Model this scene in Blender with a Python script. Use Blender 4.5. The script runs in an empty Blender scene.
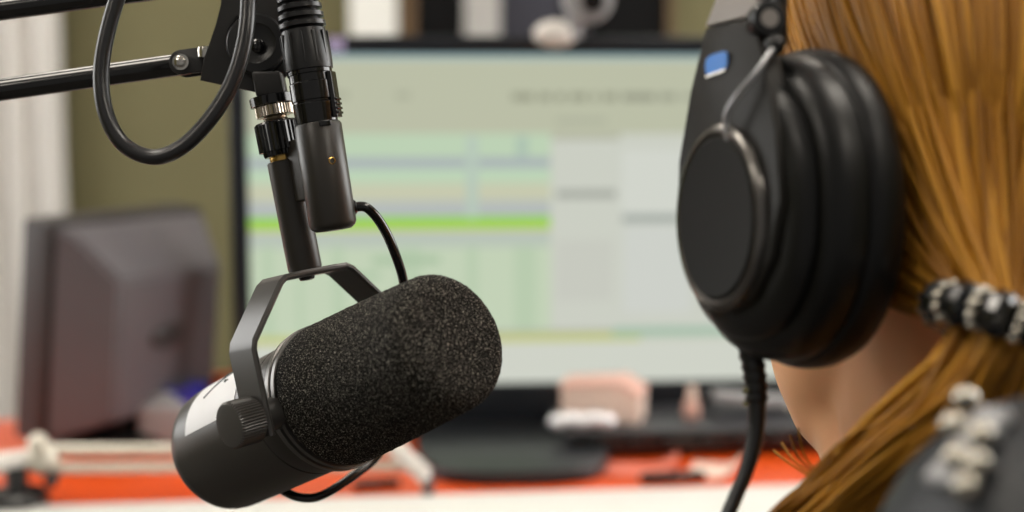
import bpy, bmesh, math, random
from mathutils import Vector, Matrix, noise
random.seed(7)
PI = math.pi
SC = bpy.context.scene
COL = SC.collection

# ------------------------------------------------------------------ camera
CAM_Z = 1.16
FPX = 50.0 / 36.0 * 1024
PITCH = math.atan(162.0 / FPX)
RT = Vector((1, 0, 0))
FW = Vector((0, math.cos(PITCH), -math.sin(PITCH)))
UP = Vector((0, math.sin(PITCH), math.cos(PITCH)))
EYE = Vector((0, 0, CAM_Z))
DESK = 0.76


def V(x, y, z):
    """direction given as right / away / up of the lens, in world axes"""
    return RT * x + FW * y + UP * z


def P(px, py, d):
    return EYE + V((px - 512) / FPX * d, d, (256 - py) / FPX * d)


def ray(px, py):
    return V((px - 512) / FPX, 1, (256 - py) / FPX)


def onz(px, py, z=DESK):
    r = ray(px, py)
    return EYE + r * ((z - EYE.z) / r.z)


def ony(px, py, y):
    r = ray(px, py)
    return EYE + r * (y / r.y)


cam = bpy.data.cameras.new('camera')
cam.lens = 50
cam.sensor_width = 36
cam.clip_start = 0.02
cam.dof.use_dof = True
cam.dof.focus_distance = 0.685
cam.dof.aperture_fstop = 3.7
cam.dof.aperture_blades = 0
camo = bpy.data.objects.new('camera', cam)
COL.objects.link(camo)
camo.location = EYE
camo.rotation_euler = (PI / 2 - PITCH, 0, 0)
SC.camera = camo


# ------------------------------------------------------------------ materials
def lin(c):
    return tuple(((v / 255) / 12.92 if v / 255 <= 0.04045 else ((v / 255 + 0.055) / 1.055) ** 2.4) for v in c)


def mat(name, rgb, rough=0.5, metal=0.0, spec=0.5, coat=0.0, bump=None, vary=None, sss=0.0):
    """rgb is an sRGB triple; bump=(scale, strength, distance); vary=(scale, amount)"""
    m = bpy.data.materials.new(name)
    m.use_nodes = True
    nt = m.node_tree
    b = nt.nodes['Principled BSDF']
    c = lin(rgb) + (1,)
    b.inputs['Base Color'].default_value = c
    b.inputs['Roughness'].default_value = rough
    b.inputs['Metallic'].default_value = metal
    b.inputs['Specular IOR Level'].default_value = spec
    b.inputs['Coat Weight'].default_value = coat
    if sss:
        b.inputs['Subsurface Weight'].default_value = sss
        b.inputs['Subsurface Radius'].default_value = (0.01, 0.004, 0.002)
        b.inputs['Subsurface Scale'].default_value = 1.0
    tc = nt.nodes.new('ShaderNodeTexCoord')
    if vary is None:
        vary = (30, 0.06)
    n = nt.nodes.new('ShaderNodeTexNoise')
    n.inputs['Scale'].default_value = vary[0]
    n.inputs['Detail'].default_value = 4
    nt.links.new(tc.outputs['Object'], n.inputs['Vector'])
    mp = nt.nodes.new('ShaderNodeMapRange')
    mp.inputs['To Min'].default_value = 1 - vary[1]
    mp.inputs['To Max'].default_value = 1 + vary[1]
    nt.links.new(n.outputs['Fac'], mp.inputs['Value'])
    mx = nt.nodes.new('ShaderNodeVectorMath')
    mx.operation = 'SCALE'
    mx.inputs[0].default_value = c[:3]
    nt.links.new(mp.outputs['Result'], mx.inputs['Scale'])
    nt.links.new(mx.outputs['Vector'], b.inputs['Base Color'])
    if bump:
        n2 = nt.nodes.new('ShaderNodeTexNoise')
        n2.inputs['Scale'].default_value = bump[0]
        n2.inputs['Detail'].default_value = 6
        nt.links.new(tc.outputs['Object'], n2.inputs['Vector'])
        bp = nt.nodes.new('ShaderNodeBump')
        bp.inputs['Strength'].default_value = bump[1]
        bp.inputs['Distance'].default_value = bump[2]
        nt.links.new(n2.outputs['Fac'], bp.inputs['Height'])
        nt.links.new(bp.outputs['Normal'], b.inputs['Normal'])
    return m


def emis(name, rgb, strength=1.0):
    m = bpy.data.materials.new(name)
    m.use_nodes = True
    nt = m.node_tree
    nt.nodes.clear()
    e = nt.nodes.new('ShaderNodeEmission')
    e.inputs['Color'].default_value = lin(rgb) + (1,)
    e.inputs['Strength'].default_value = strength
    o = nt.nodes.new('ShaderNodeOutputMaterial')
    nt.links.new(e.outputs[0], o.inputs[0])
    return m


def foam_mat():
    m = mat('black_foam', (26, 25, 23), 0.95, spec=0.15)
    nt = m.node_tree
    b = nt.nodes['Principled BSDF']
    tc = nt.nodes.new('ShaderNodeTexCoord')
    n = nt.nodes.new('ShaderNodeTexNoise')
    n.inputs['Scale'].default_value = 1600
    n.inputs['Detail'].default_value = 2
    nt.links.new(tc.outputs['Object'], n.inputs['Vector'])
    r = nt.nodes.new('ShaderNodeValToRGB')
    r.color_ramp.elements[0].position = 0.40
    r.color_ramp.elements[0].color = (0.0035, 0.0033, 0.003, 1)
    r.color_ramp.elements[1].position = 0.78
    r.color_ramp.elements[1].color = (0.75, 0.70, 0.60, 1)
    e = r.color_ramp.elements.new(0.58)
    e.color = (0.028, 0.026, 0.023, 1)
    nt.links.new(n.outputs['Fac'], r.inputs['Fac'])
    nt.links.new(r.outputs['Color'], b.inputs['Base Color'])
    n2 = nt.nodes.new('ShaderNodeTexNoise')
    n2.inputs['Scale'].default_value = 1500
    n2.inputs['Detail'].default_value = 3
    nt.links.new(tc.outputs['Object'], n2.inputs['Vector'])
    bp = nt.nodes.new('ShaderNodeBump')
    bp.inputs['Strength'].default_value = 1.0
    bp.inputs['Distance'].default_value = 0.0012
    nt.links.new(n2.outputs['Fac'], bp.inputs['Height'])
    nt.links.new(bp.outputs['Normal'], b.inputs['Normal'])
    return m


def hair_mat():
    m = mat('ginger_hair', (170, 105, 40), 0.42, spec=0.25)
    nt = m.node_tree
    b = nt.nodes['Principled BSDF']
    g = nt.nodes.new('ShaderNodeNewGeometry')
    r = nt.nodes.new('ShaderNodeValToRGB')
    r.color_ramp.elements[0].color = lin((140, 92, 24)) + (1,)
    r.color_ramp.elements[1].color = lin((198, 142, 50)) + (1,)
    e = r.color_ramp.elements.new(0.55)
    e.color = lin((168, 114, 32)) + (1,)
    nt.links.new(g.outputs['Random Per Island'], r.inputs['Fac'])
    nt.links.new(r.outputs['Color'], b.inputs['Base Color'])
    return m


M = {}
M['mic'] = mat('mic_dark_enamel', (48, 45, 41), 0.36, spec=0.5, bump=(900, 0.08, 0.0003))
M['mic2'] = mat('yoke_satin_enamel', (62, 60, 58), 0.33, spec=0.55)
M['foam'] = foam_mat()
M['rim'] = mat('dark_metal_rim', (92, 90, 88), 0.28, metal=0.8)
M['blk'] = mat('black_plastic', (20, 20, 21), 0.35)
M['blkgloss'] = mat('black_gloss', (14, 14, 15), 0.16, spec=0.6)
M['blkmatt'] = mat('black_matt', (24, 23, 23), 0.55)
M['rubber'] = mat('cable_rubber', (30, 30, 32), 0.3, spec=0.6)
M['chrome'] = mat('bright_metal', (215, 212, 205), 0.18, metal=1.0)
M['brass'] = mat('brass', (196, 160, 92), 0.25, metal=1.0)
M['nickel'] = mat('pale_nickel', (200, 188, 172), 0.28, metal=1.0)
M['tape'] = mat('white_tape', (226, 226, 228), 0.55)
M['ink'] = mat('marker_ink', (70, 74, 76), 0.6)
M['hp'] = mat('headphone_shell', (11, 11, 11), 0.36, spec=0.35)
M['hpplate'] = mat('headphone_arm_plastic', (30, 28, 25), 0.5, spec=0.28)
M['leather'] = mat('black_leatherette', (8, 8, 9), 0.40, spec=0.32, bump=(260, 0.25, 0.0008))
M['hpgrey'] = mat('warm_grey_plastic', (150, 144, 140), 0.35)
M['hpdisc'] = mat('satin_black_cap', (20, 19, 16), 0.6, spec=0.2)
M['wire'] = mat('silver_wire', (190, 190, 194), 0.25, metal=0.6)
M['caprim'] = mat('bright_rim', (112, 109, 106), 0.25, metal=0.9)
M['blue'] = mat('blue_badge', (28, 128, 226), 0.35)
M['skin'] = mat('skin', (252, 190, 142), 0.45, spec=0.35, sss=0.12, vary=(60, 0.05))
M['hair'] = hair_mat()
M['jacket'] = mat('black_jacket', (28, 31, 36), 0.5, spec=0.5, bump=(34, 0.35, 0.006))
M['denim'] = mat('dark_denim', (38, 44, 60), 0.8)
M['stone'] = mat('rhinestone', (190, 184, 172), 0.14, metal=0.9)
M['eye'] = mat('eye_white', (235, 232, 226), 0.2)
M['lip'] = mat('lip', (190, 104, 92), 0.4)
M['bead'] = mat('black_bead', (16, 16, 18), 0.12, spec=0.7)
M['orange'] = mat('orange_laminate', (208, 74, 12), 0.35, vary=(6, 0.05))
M['white'] = mat('white_laminate', (212, 212, 208), 0.35)
M['darkbezel'] = mat('blue_black_bezel', (22, 26, 32), 0.3)
M['oldmon'] = mat('grey_monitor_case', (92, 88, 92), 0.5)
M['oldmond'] = mat('dark_monitor_case', (40, 34, 34), 0.5)
M['badge'] = mat('badge_grey', (58, 54, 54), 0.5)
M['olive'] = mat('olive_paint', (104, 99, 68), 0.85, vary=(4, 0.1))
M['floor'] = mat('grey_carpet_tile', (92, 88, 84), 0.9, bump=(300, 0.5, 0.002))
M['ceil'] = mat('ceiling_white', (226, 224, 220), 0.9)
M['curtain'] = mat('white_curtain_cloth', (204, 200, 195), 0.85)
M['postw'] = mat('white_post_paint', (226, 226, 220), 0.6)
M['postg'] = mat('grey_post_paint', (170, 168, 164), 0.6)
M['brown'] = mat('brown_wood', (96, 74, 48), 0.6)
M['pane'] = mat('dark_pane', (8, 8, 9), 0.5, spec=0.15)
M['pane2'] = mat('grey_pane', (58, 58, 66), 0.5, spec=0.2)
M['cream'] = mat('cream_card', (232, 206, 192), 0.6)
M['pinkcard'] = mat('pink_card', (226, 178, 164), 0.6)
M['grey'] = mat('grey_plastic', (150, 150, 152), 0.4)
M['paleg'] = mat('pale_plastic', (218, 214, 208), 0.4)
M['dgrey'] = mat('dark_grey_plastic', (60, 60, 64), 0.4)
M['steel'] = mat('brushed_rod', (206, 200, 186), 0.35, metal=0.35)
M['base'] = mat('charcoal_plastic', (26, 28, 32), 0.35)
M['lilac'] = mat('lilac_spot', (170, 160, 200), 0.6)
M['navy'] = mat('blue_plastic', (40, 44, 150), 0.4)
M['lens'] = mat('lens_black', (10, 10, 12), 0.08)
M['clear'] = mat('glossy_wrap', (240, 240, 244), 0.1, metal=0.4)
M['red'] = mat('pale_red_paper', (220, 120, 100), 0.6)


# ------------------------------------------------------------------ mesh helpers
def finish(bm, ang=38):
    bmesh.ops.recalc_face_normals(bm, faces=bm.faces)
    for f in bm.faces:
        f.smooth = True
    a = math.radians(ang)
    for e in bm.edges:
        if len(e.link_faces) == 2 and e.calc_face_angle(0) > a:
            e.smooth = False


def obj(name, bm, m, parent=None, ang=38, fin=True):
    if fin:
        finish(bm, ang)
    me = bpy.data.meshes.new(name)
    bm.to_mesh(me)
    bm.free()
    for x in (m if isinstance(m, (list, tuple)) else [m]):
        me.materials.append(x)
    o = bpy.data.objects.new(name, me)
    COL.objects.link(o)
    if parent is not None:
        attach(o, parent)
    else:
        # put the origin at the base of the thing
        xs = [v.co for v in me.vertices]
        c = Vector((sum(v.x for v in xs) / len(xs), sum(v.y for v in xs) / len(xs), min(v.z for v in xs)))
        me.transform(Matrix.Translation(-c))
        o.location = c
    return o


WORLD = {}


def attach(o, parent):
    o.parent = parent
    base = Vector((0, 0, 0))
    q = parent
    while q is not None:
        base += q.location
        q = q.parent
    # meshes are modelled in room axes, parents only carry a location
    o.data.transform(Matrix.Translation(-base))
    return o


def thing(name, loc, label, cat, group=None):
    o = bpy.data.objects.new(name, None)
    o.empty_display_size = 0.05
    COL.objects.link(o)
    o.location = loc
    return tag(o, label, cat, group)


def tag(o, label, cat, group=None):
    o['label'] = label
    o['category'] = cat
    if group:
        o['group'] = group
    return o


def struct(o):
    o['kind'] = 'structure'
    return o


def frame(axis, hint=Vector((0, 0, 1))):
    a = Vector(axis).normalized()
    h = Vector(hint)
    if abs(a.dot(h.normalized())) > 0.98:
        h = Vector((1, 0, 0))
    x = (h - a * h.dot(a)).normalized()
    return a, x, a.cross(x)


def loft(bm, rings, cap0=True, cap1=True, closed=True):
    vs = [[bm.verts.new(p) for p in r] for r in rings]
    n = len(rings[0])
    for i in range(len(vs) - 1):
        for j in range(n if closed else n - 1):
            k = (j + 1) % n
            bm.faces.new((vs[i][j], vs[i][k], vs[i + 1][k], vs[i + 1][j]))
    if cap0:
        bm.faces.new(list(reversed(vs[0])))
    if cap1:
        bm.faces.new(vs[-1])
    return vs


def lathe(bm, o, axis, prof, n=48, hint=Vector((0, 0, 1)), sx=1.0, sy=1.0, knurl=0.0, kn=40):
    """prof = [(distance along axis, radius)]"""
    a, x, y = frame(axis, hint)
    rings = []
    for (t, r) in prof:
        ring = []
        for i in range(n):
            th = 2 * PI * i / n
            rr = max(r, 1e-5)
            if knurl and i % 2 == 0:
                rr -= knurl
            ring.append(o + a * t + x * (rr * sx * math.cos(th)) + y * (rr * sy * math.sin(th)))
        rings.append(ring)
    loft(bm, rings)
    return bm


def smooth_path(pts, per=8):
    pts = [Vector(p) for p in pts]
    out = []
    n = len(pts)
    for i in range(n - 1):
        p0 = pts[max(i - 1, 0)]
        p1 = pts[i]
        p2 = pts[i + 1]
        p3 = pts[min(i + 2, n - 1)]
        for k in range(per):
            t = k / per
            out.append(0.5 * ((2 * p1) + (p2 - p0) * t + (2 * p0 - 5 * p1 + 4 * p2 - p3) * t * t + (3 * p1 - p0 - 3 * p2 + p3) * t ** 3))
    out.append(pts[-1])
    return out


def tube(bm, pts, r, n=12, cap=True):
    """r: number or function of 0..1"""
    pts = [Vector(p) for p in pts]
    L = len(pts)
    t = (pts[1] - pts[0]).normalized()
    _, x, y = frame(t, Vector((0.31, 0.2, 0.93)))
    rings = []
    for i, p in enumerate(pts):
        if i == 0:
            t = pts[1] - pts[0]
        elif i == L - 1:
            t = pts[-1] - pts[-2]
        else:
            t = pts[i + 1] - pts[i - 1]
        t.normalize()
        x = (x - t * x.dot(t)).normalized()
        y = t.cross(x)
        rr = r(i / (L - 1)) if callable(r) else r
        rings.append([p + x * (rr * math.cos(2 * PI * j / n)) + y * (rr * math.sin(2 * PI * j / n)) for j in range(n)])
    loft(bm, rings, cap, cap)
    return bm


def box(bm, c, ax, ay, az, sx, sy, sz, bev=0.0):
    """box centred at c with unit axes and full sizes"""
    ax, ay, az = Vector(ax).normalized(), Vector(ay).normalized(), Vector(az).normalized()
    m = Matrix((ax * sx, ay * sy, az * sz)).transposed().to_4x4()
    m.translation = c
    r = bmesh.ops.create_cube(bm, size=1.0, matrix=m)
    if bev:
        es = list({e for v in r['verts'] for e in v.link_edges})
        bmesh.ops.bevel(bm, geom=es, offset=bev, segments=3, profile=0.6, affect='EDGES')
    return bm


X, Y, Z = Vector((1, 0, 0)), Vector((0, 1, 0)), Vector((0, 0, 1))


def wbox(bm, x0, x1, y0, y1, z0, z1, bev=0.0):
    return box(bm, Vector(((x0 + x1) / 2, (y0 + y1) / 2, (z0 + z1) / 2)), X, Y, Z, x1 - x0, y1 - y0, z1 - z0, bev)


def prism(bm, pts, off, bev=0.0):
    """closed outline pushed along off"""
    a = [bm.verts.new(p) for p in pts]
    b = [bm.verts.new(p + off) for p in pts]
    n = len(pts)
    fs = [bm.faces.new(a), bm.faces.new(list(reversed(b)))]
    for i in range(n):
        k = (i + 1) % n
        fs.append(bm.faces.new((a[k], a[i], b[i], b[k])))
    if bev:
        es = list({e for f in fs[:2] for e in f.edges})
        bmesh.ops.bevel(bm, geom=es, offset=bev, segments=3, profile=0.6, affect='EDGES')
    return bm


def strip(bm, pts, wdir, w, thick):
    """a bent flat bar: centre line pts, width along wdir, thickness across"""
    wd = Vector(wdir).normalized()
    L = len(pts)
    rings = []
    for i, p in enumerate(pts):
        t = (pts[min(i + 1, L - 1)] - pts[max(i - 1, 0)]).normalized()
        nrm = t.cross(wd).normalized()
        b = thick * 0.35
        hw, ht = w / 2, thick / 2
        rings.append([p + wd * u + nrm * v for (u, v) in (
            (-hw + b, -ht), (hw - b, -ht), (hw, -ht + b), (hw, ht - b), (hw - b, ht), (-hw + b, ht), (-hw, ht - b), (-hw, -ht + b))])
    loft(bm, rings)
    return bm


def ball(bm, c, r, ax=(X, Y, Z), seg=24, ring=14):
    m = Matrix((ax[0] * r[0], ax[1] * r[1], ax[2] * r[2])).transposed().to_4x4()
    m.translation = c
    bmesh.ops.create_uvsphere(bm, u_segments=seg, v_segments=ring, radius=1.0, matrix=m)
    return bm


def capsule(bm, p0, r0, p1, r1, n=20):
    p0, p1 = Vector(p0), Vector(p1)
    a = (p1 - p0)
    L = a.length
    prof = []
    for k in range(7):
        t = -PI / 2 + (PI / 2) * k / 6
        prof.append((r0 * math.sin(t), max(r0 * math.cos(t), 1e-4)))
    for k in range(7):
        t = (PI / 2) * k / 6
        prof.append((L + r1 * math.sin(t), max(r1 * math.cos(t), 1e-4)))
    lathe(bm, p0, a, prof, n)
    return bm


def remeshed(name, bm, voxel, m, parent, smooth=4):
    me = bpy.data.meshes.new('tmp')
    bmesh.ops.recalc_face_normals(bm, faces=bm.faces)
    bm.to_mesh(me)
    bm.free()
    o = bpy.data.objects.new('tmp', me)
    COL.objects.link(o)
    r = o.modifiers.new('r', 'REMESH')
    r.mode = 'VOXEL'
    r.voxel_size = voxel
    s = o.modifiers.new('s', 'SMOOTH')
    s.iterations = smooth
    s.factor = 0.5
    dg = bpy.context.evaluated_depsgraph_get()
    me2 = bpy.data.meshes.new_from_object(o.evaluated_get(dg))
    bpy.data.objects.remove(o)
    b2 = bmesh.new()
    b2.from_mesh(me2)
    for f in b2.faces:
        f.smooth = True
    return obj(name, b2, m, parent, fin=False)


B = bmesh.new

# ------------------------------------------------------------------ the room
WY = 3.4
b = B(); wbox(b, -2.6, 2.6, -1.8, 3.5, -0.05, 0.0); struct(obj('floor', b, M['floor']))
b = B(); wbox(b, -2.6, 2.6, WY, WY + 0.1, 0, 2.7); struct(obj('wall_back', b, M['olive']))
b = B(); wbox(b, -2.6, -2.5, -1.8, WY, 0, 2.7); struct(obj('wall_left', b, M['olive']))
b = B(); wbox(b, 2.5, 2.6, -1.8, WY, 0, 2.7); struct(obj('wall_right', b, M['olive']))
b = B(); wbox(b, -2.6, 2.6, -1.8, 3.5, 2.7, 2.75); struct(obj('ceiling', b, M['ceil']))
b = B(); wbox(b, -2.5, 2.5, WY - 0.015, WY, 0, 0.09, 0.004); struct(obj('baseboard_back', b, M['brown']))


def wx(px, py=20, y=WY):
    return ony(px, py, y).x


# control-room window behind the monitor: dark panes between painted posts
win = thing('window_1', Vector((wx(480), WY, 0.95)), '', '')
for k in ('label', 'category'):
    del win[k]
struct(win)
b = B()
wbox(b, wx(346), wx(672), WY - 0.03, WY, 2.25, 2.33, 0.004)
wbox(b, wx(346), wx(672), WY - 0.05, WY, 0.89, 0.95, 0.004)
obj('window_frame', b, M['postg'], win)
for (a0, a1, mm, dz) in ((352, 398, 'postw', 0.06), (400, 416, 'brown', 0.03), (465, 500, 'postg', 0.05), (666, 672, 'brown', 0.03)):
    b = B(); wbox(b, wx(a0), wx(a1), WY - dz, WY - 0.001, 0.95, 2.25, 0.004)
    obj('mullion', b, M[mm], win)
for (a0, a1, mm) in ((416, 466, 'pane'), (499, 562, 'pane2'), (562, 667, 'pane')):
    b = B(); wbox(b, wx(a0), wx(a1), WY - 0.012, WY - 0.002, 0.95, 2.25)
    obj('pane', b, M[mm], win)

# unseen glowing windows, added in both side walls for rim light
for (nm, xw, sg, y0w, y1w) in (('added_window_left', -2.5, 1, 0.9, 2.6), ('added_window_right', 2.5, -1, 0.6, 2.9)):
    t = bpy.data.objects.new(nm, None); COL.objects.link(t); t.location = (xw, (y0w + y1w) / 2, 0.95); struct(t)
    b = B()
    xa, xb = min(xw, xw + sg * .05), max(xw, xw + sg * .05)
    for (ya, yb, za, zb_) in ((y0w - .06, y0w, .89, 2.36), (y1w, y1w + .06, .89, 2.36), (y0w, y1w, 2.3, 2.36), (y0w, y1w, .89, .95), ((y0w + y1w) / 2 - .025, (y0w + y1w) / 2 + .025, .95, 2.3)):
        wbox(b, xa, xb, ya, yb, za, zb_, 0.004)
    obj('window_frame', b, M['postw'], t)
    for (ya, yb) in ((y0w, (y0w + y1w) / 2 - .025), ((y0w + y1w) / 2 + .025, y1w)):
        b = B(); wbox(b, min(xw + sg * .004, xw + sg * .016), max(xw + sg * .004, xw + sg * .016), ya, yb, .95, 2.3)
        obj('pane', b, emis('added_window_glow', (250, 249, 246), 6.0 if sg > 0 else 7.0), t)

# pleated white curtain at the far left of the back wall
b = B()
rings = []
x0, x1 = wx(-190, 200), wx(76, 200)
n = 140
for z in (0.12, 0.7, 1.4, 2.45):
    rg = []
    for i in range(n):
        t = i / (n - 1)
        rg.append(Vector((x0 + (x1 - x0) * t, WY - 0.09 + 0.022 * math.sin(t * 58 + 0.6 * math.sin(t * 17)) * (0.75 + 0.1 * z), z)))
    back = [p + Vector((0, 0.003, 0)) for p in reversed(rg)]
    rings.append(rg + back)
loft(b, rings)
curt = tag(obj('curtain', b, M['curtain'], ang=80), 'long white pleated curtain hanging in front of the olive back wall', 'curtain')
b = B(); tube(b, [Vector((x0 - 0.1, WY - 0.09, 2.47)), Vector((x1 + 0.08, WY - 0.09, 2.47))], 0.012)
for xx in (x0 - 0.05, x1 + 0.05):
    wbox(b, xx - 0.01, xx + 0.01, WY - 0.09, WY, 2.455, 2.485)
struct(obj('trim_1', b, M['postw']))

# ------------------------------------------------------------------ lights of the room, with two added front panels
for (lx, ly) in ((1.5, -0.9), (-1.5, -0.9), (-0.9, 0.5), (0.9, 0.5), (-0.9, 2.1), (0.9, 2.1)):  # first two, behind the lens, are added to brighten skin and hair
    t = thing('ceiling_light', Vector((lx, ly, 2.7)), 'square recessed light panel in the white ceiling', 'light', 'ceiling light panels')
    b = B()
    for (ax, ay, bx, by) in ((-.32, -.32, .32, -.29), (-.32, .29, .32, .32), (-.32, -.29, -.29, .29), (.29, -.29, .32, .29)):
        wbox(b, lx + ax, lx + bx, ly + ay, ly + by, 2.675, 2.70, 0.003)
    obj('frame', b, M['white'], t)
    b = B(); wbox(b, lx - .29, lx + .29, ly - .29, ly + .29, 2.685, 2.698)
    obj('diffuser', b, emis('panel_glow', (255, 246, 232), 12.5), t)
SC.world = bpy.data.worlds.new('world')
SC.world.use_nodes = True
bg = SC.world.node_tree.nodes['Background']
bg.inputs['Color'].default_value = (1.0, 0.96, 0.90, 1)
bg.inputs['Strength'].default_value = 0.2

# ------------------------------------------------------------------ desk
ROT = math.atan(0.10)
dx = Vector((math.cos(ROT), math.sin(ROT), 0))
dy = Vector((-math.sin(ROT), math.cos(ROT), 0))
E0 = onz(420, 497)          # where the orange top meets the white front band
desk = thing('desk', Vector((E0.x, E0.y + 0.3, 0)), 'long orange-red topped studio desk with a white front edge', 'desk')


def DK(u, v, z=DESK):
    return Vector((E0.x, E0.y, 0)) + dx * u + dy * v + Z * z


def dbox(bm, u0, u1, v0, v1, z0, z1, bev=0.0):
    return box(bm, (DK(u0, v0, z0) + DK(u1, v1, z1)) / 2, dx, dy, Z, abs(u1 - u0), abs(v1 - v0), abs(z1 - z0), bev)


b = B(); dbox(b, -1.35, 1.5, 0, 0.39, DESK - 0.03, DESK, 0.002); obj('desk_top', b, M['orange'], desk)
b = B(); dbox(b, -1.35, 1.5, -0.14, 0.0, DESK - 0.034, DESK + 0.003, 0.003); obj('front_band', b, M['white'], desk)
b = B(); dbox(b, -1.33, 1.48, 0.36, 0.38, 0.25, DESK - 0.03, 0.003); obj('modesty_panel', b, M['white'], desk)
for u in (-1.30, 0.05, 1.44):
    b = B(); dbox(b, u - .02, u + .02, -0.05, 0.36, 0, DESK - 0.03, 0.003); obj('side_panel', b, M['white'], desk)
# low orange upstand along the back of the desk
b = B(); dbox(b, -0.40, 1.5, 0.37, 0.39, DESK, DESK + 0.055, 0.003); obj('back_upstand', b, M['orange'], desk)

# ------------------------------------------------------------------ main monitor
MD = 1.62
mrot = math.atan(0.075)
mr = Vector((math.cos(mrot), math.sin(mrot), 0))
mn = Vector((math.sin(mrot), -math.cos(mrot), 0))     # screen normal, towards the room
tl = P(246, 54, MD)
SH = (tl.z - P(246, 394, MD).z) * 1.0
SW = SH * 16 / 9
mc = Vector((tl.x, tl.y, 0))


def MS(u, v, off=0.0):
    """u 0..1 across, v 0..1 down the screen"""
    return mc + mr * (u * SW) + Z * (tl.z - v * SH) + mn * off


def px2uv(px, py):
    r = ray(px, py)
    q = MS(0, 0)
    k = (q - EYE).dot(mn) / r.dot(mn)
    h = EYE + r * k
    return ((h - q).dot(mr) / SW, (tl.z - h.z) / SH)


cen = MS(0.5, 0)
mon = thing('monitor', Vector((cen.x, cen.y + 0.06, DESK)), 'large widescreen monitor showing a pale green timetable, lit, facing the camera', 'monitor')
b = B()
bz = 0.021
bb = 0.058
zt, zb = tl.z + bz, tl.z - SH - bb
def mbox(bm, u0, u1, z0, z1, o0, o1, bev=0.0):
    c = mc + mr * ((u0 + u1) / 2) + Z * ((z0 + z1) / 2) + mn * ((o0 + o1) / 2)
    return box(bm, c, mr, mn, Z, abs(u1 - u0), abs(o1 - o0), abs(z1 - z0), bev)
mbox(b, -bz, SW + bz, tl.z, zt, -0.03, 0.008, 0.003)
mbox(b, -bz, SW + bz, zb, tl.z - SH, -0.03, 0.008, 0.003)
mbox(b, -bz, 0, tl.z - SH, tl.z, -0.03, 0.008, 0.003)
mbox(b, SW, SW + bz, tl.z - SH, tl.z, -0.03, 0.008, 0.003)
obj('bezel', b, M['darkbezel'], mon)
b = B()
mbox(b, -0.005, SW + 0.005, tl.z - SH - 0.03, tl.z + 0.005, -0.05, -0.006, 0.006)
mbox(b, SW * .25, SW * .75, tl.z - SH * .85, tl.z - SH * .2, -0.075, -0.048, 0.008)
obj('back_case', b, M['blk'], mon)

# what the screen shows: flat glowing blocks, each drawn a hair in front of the one below
RECTS = []
def scr(x0, y0, x1, y1, c):
    RECTS.append((x0, y0, x1, y1, c))
scr(246, 54, 900, 394, (196, 200, 184))
scr(246, 54, 900, 60, (150, 176, 178))
scr(246, 60, 900, 134, (184, 187, 164))
scr(332, 92, 348, 99, (166, 169, 148)); scr(396, 92, 410, 99, (168, 171, 150))
xx = 512
for w in (22, 12, 9, 17, 6, 14, 11):
    scr(xx, 93, xx + w, 101, (150, 152, 132)); xx += w + 5
scr(622, 93, 655, 101, (148, 150, 132)); scr(659, 93, 676, 101, (154, 157, 138)); scr(681, 94, 700, 100, (160, 163, 144))
scr(246, 134, 550, 344, (192, 206, 180))
scr(246, 134, 550, 158, (186, 206, 178))
scr(246, 158, 550, 169, (168, 176, 178))
scr(246, 169, 550, 184, (186, 208, 180))
scr(246, 184, 550, 202, (196, 198, 172))
scr(246, 202, 550, 218, (178, 184, 182))
scr(246, 218, 550, 228, (146, 206, 76))
scr(246, 228, 550, 232, (196, 200, 116))
scr(246, 232, 550, 246, (182, 192, 180))
for (a, c_) in ((262, 275), (296, 304), (332, 345), (398, 422), (466, 478), (514, 536)):
    scr(a, 246, c_, 344, (182, 200, 172))
scr(466, 136, 478, 218, (180, 196, 182)); scr(516, 136, 528, 158, (170, 190, 174))
scr(372, 256, 440, 264, (168, 190, 160)); scr(334, 272, 380, 279, (172, 194, 164))
scr(552, 134, 900, 330, (200, 203, 192))
scr(552, 134, 620, 140, (178, 180, 162)); scr(556, 118, 606, 124, (172, 175, 155))
scr(556, 190, 616, 198, (162, 165, 156)); scr(622, 214, 700, 222, (160, 166, 160))
scr(622, 150, 900, 212, (206, 209, 200)); scr(556, 240, 612, 300, (196, 198, 188)); scr(624, 226, 690, 312, (202, 205, 198))
scr(480, 330, 612, 337, (176, 180, 164)); scr(246, 337, 640, 345, (192, 196, 128)); scr(612, 327, 742, 334, (160, 186, 166))
scr(246, 345, 900, 394, (204, 207, 196)); scr(246, 386, 900, 394, (186, 190, 178))
b = B()
mats = []
idx = {}
for i, (x0, y0, x1, y1, c) in enumerate(RECTS):
    (u0, v0), (u1, v1) = px2uv(x0, y0), px2uv(x1, y1)
    u0, v0, u1, v1 = max(u0, 0), max(v0, 0), min(u1, 1), min(v1, 1)
    if x1 >= 900:
        u1 = 1
    if c not in idx:
        idx[c] = len(mats)
        mats.append(emis('screen_glow', c, 0.93))
    z = 0.0006 + 0.00004 * i
    f = b.faces.new([b.verts.new(MS(*q, z)) for q in ((u0, v0), (u0, v1), (u1, v1), (u1, v0))])
    f.material_index = idx[c]
scrn = obj('screen', b, mats, mon, fin=False)
scrn['label'] = 'lit screen with pale green rows and one bright green line'
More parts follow.
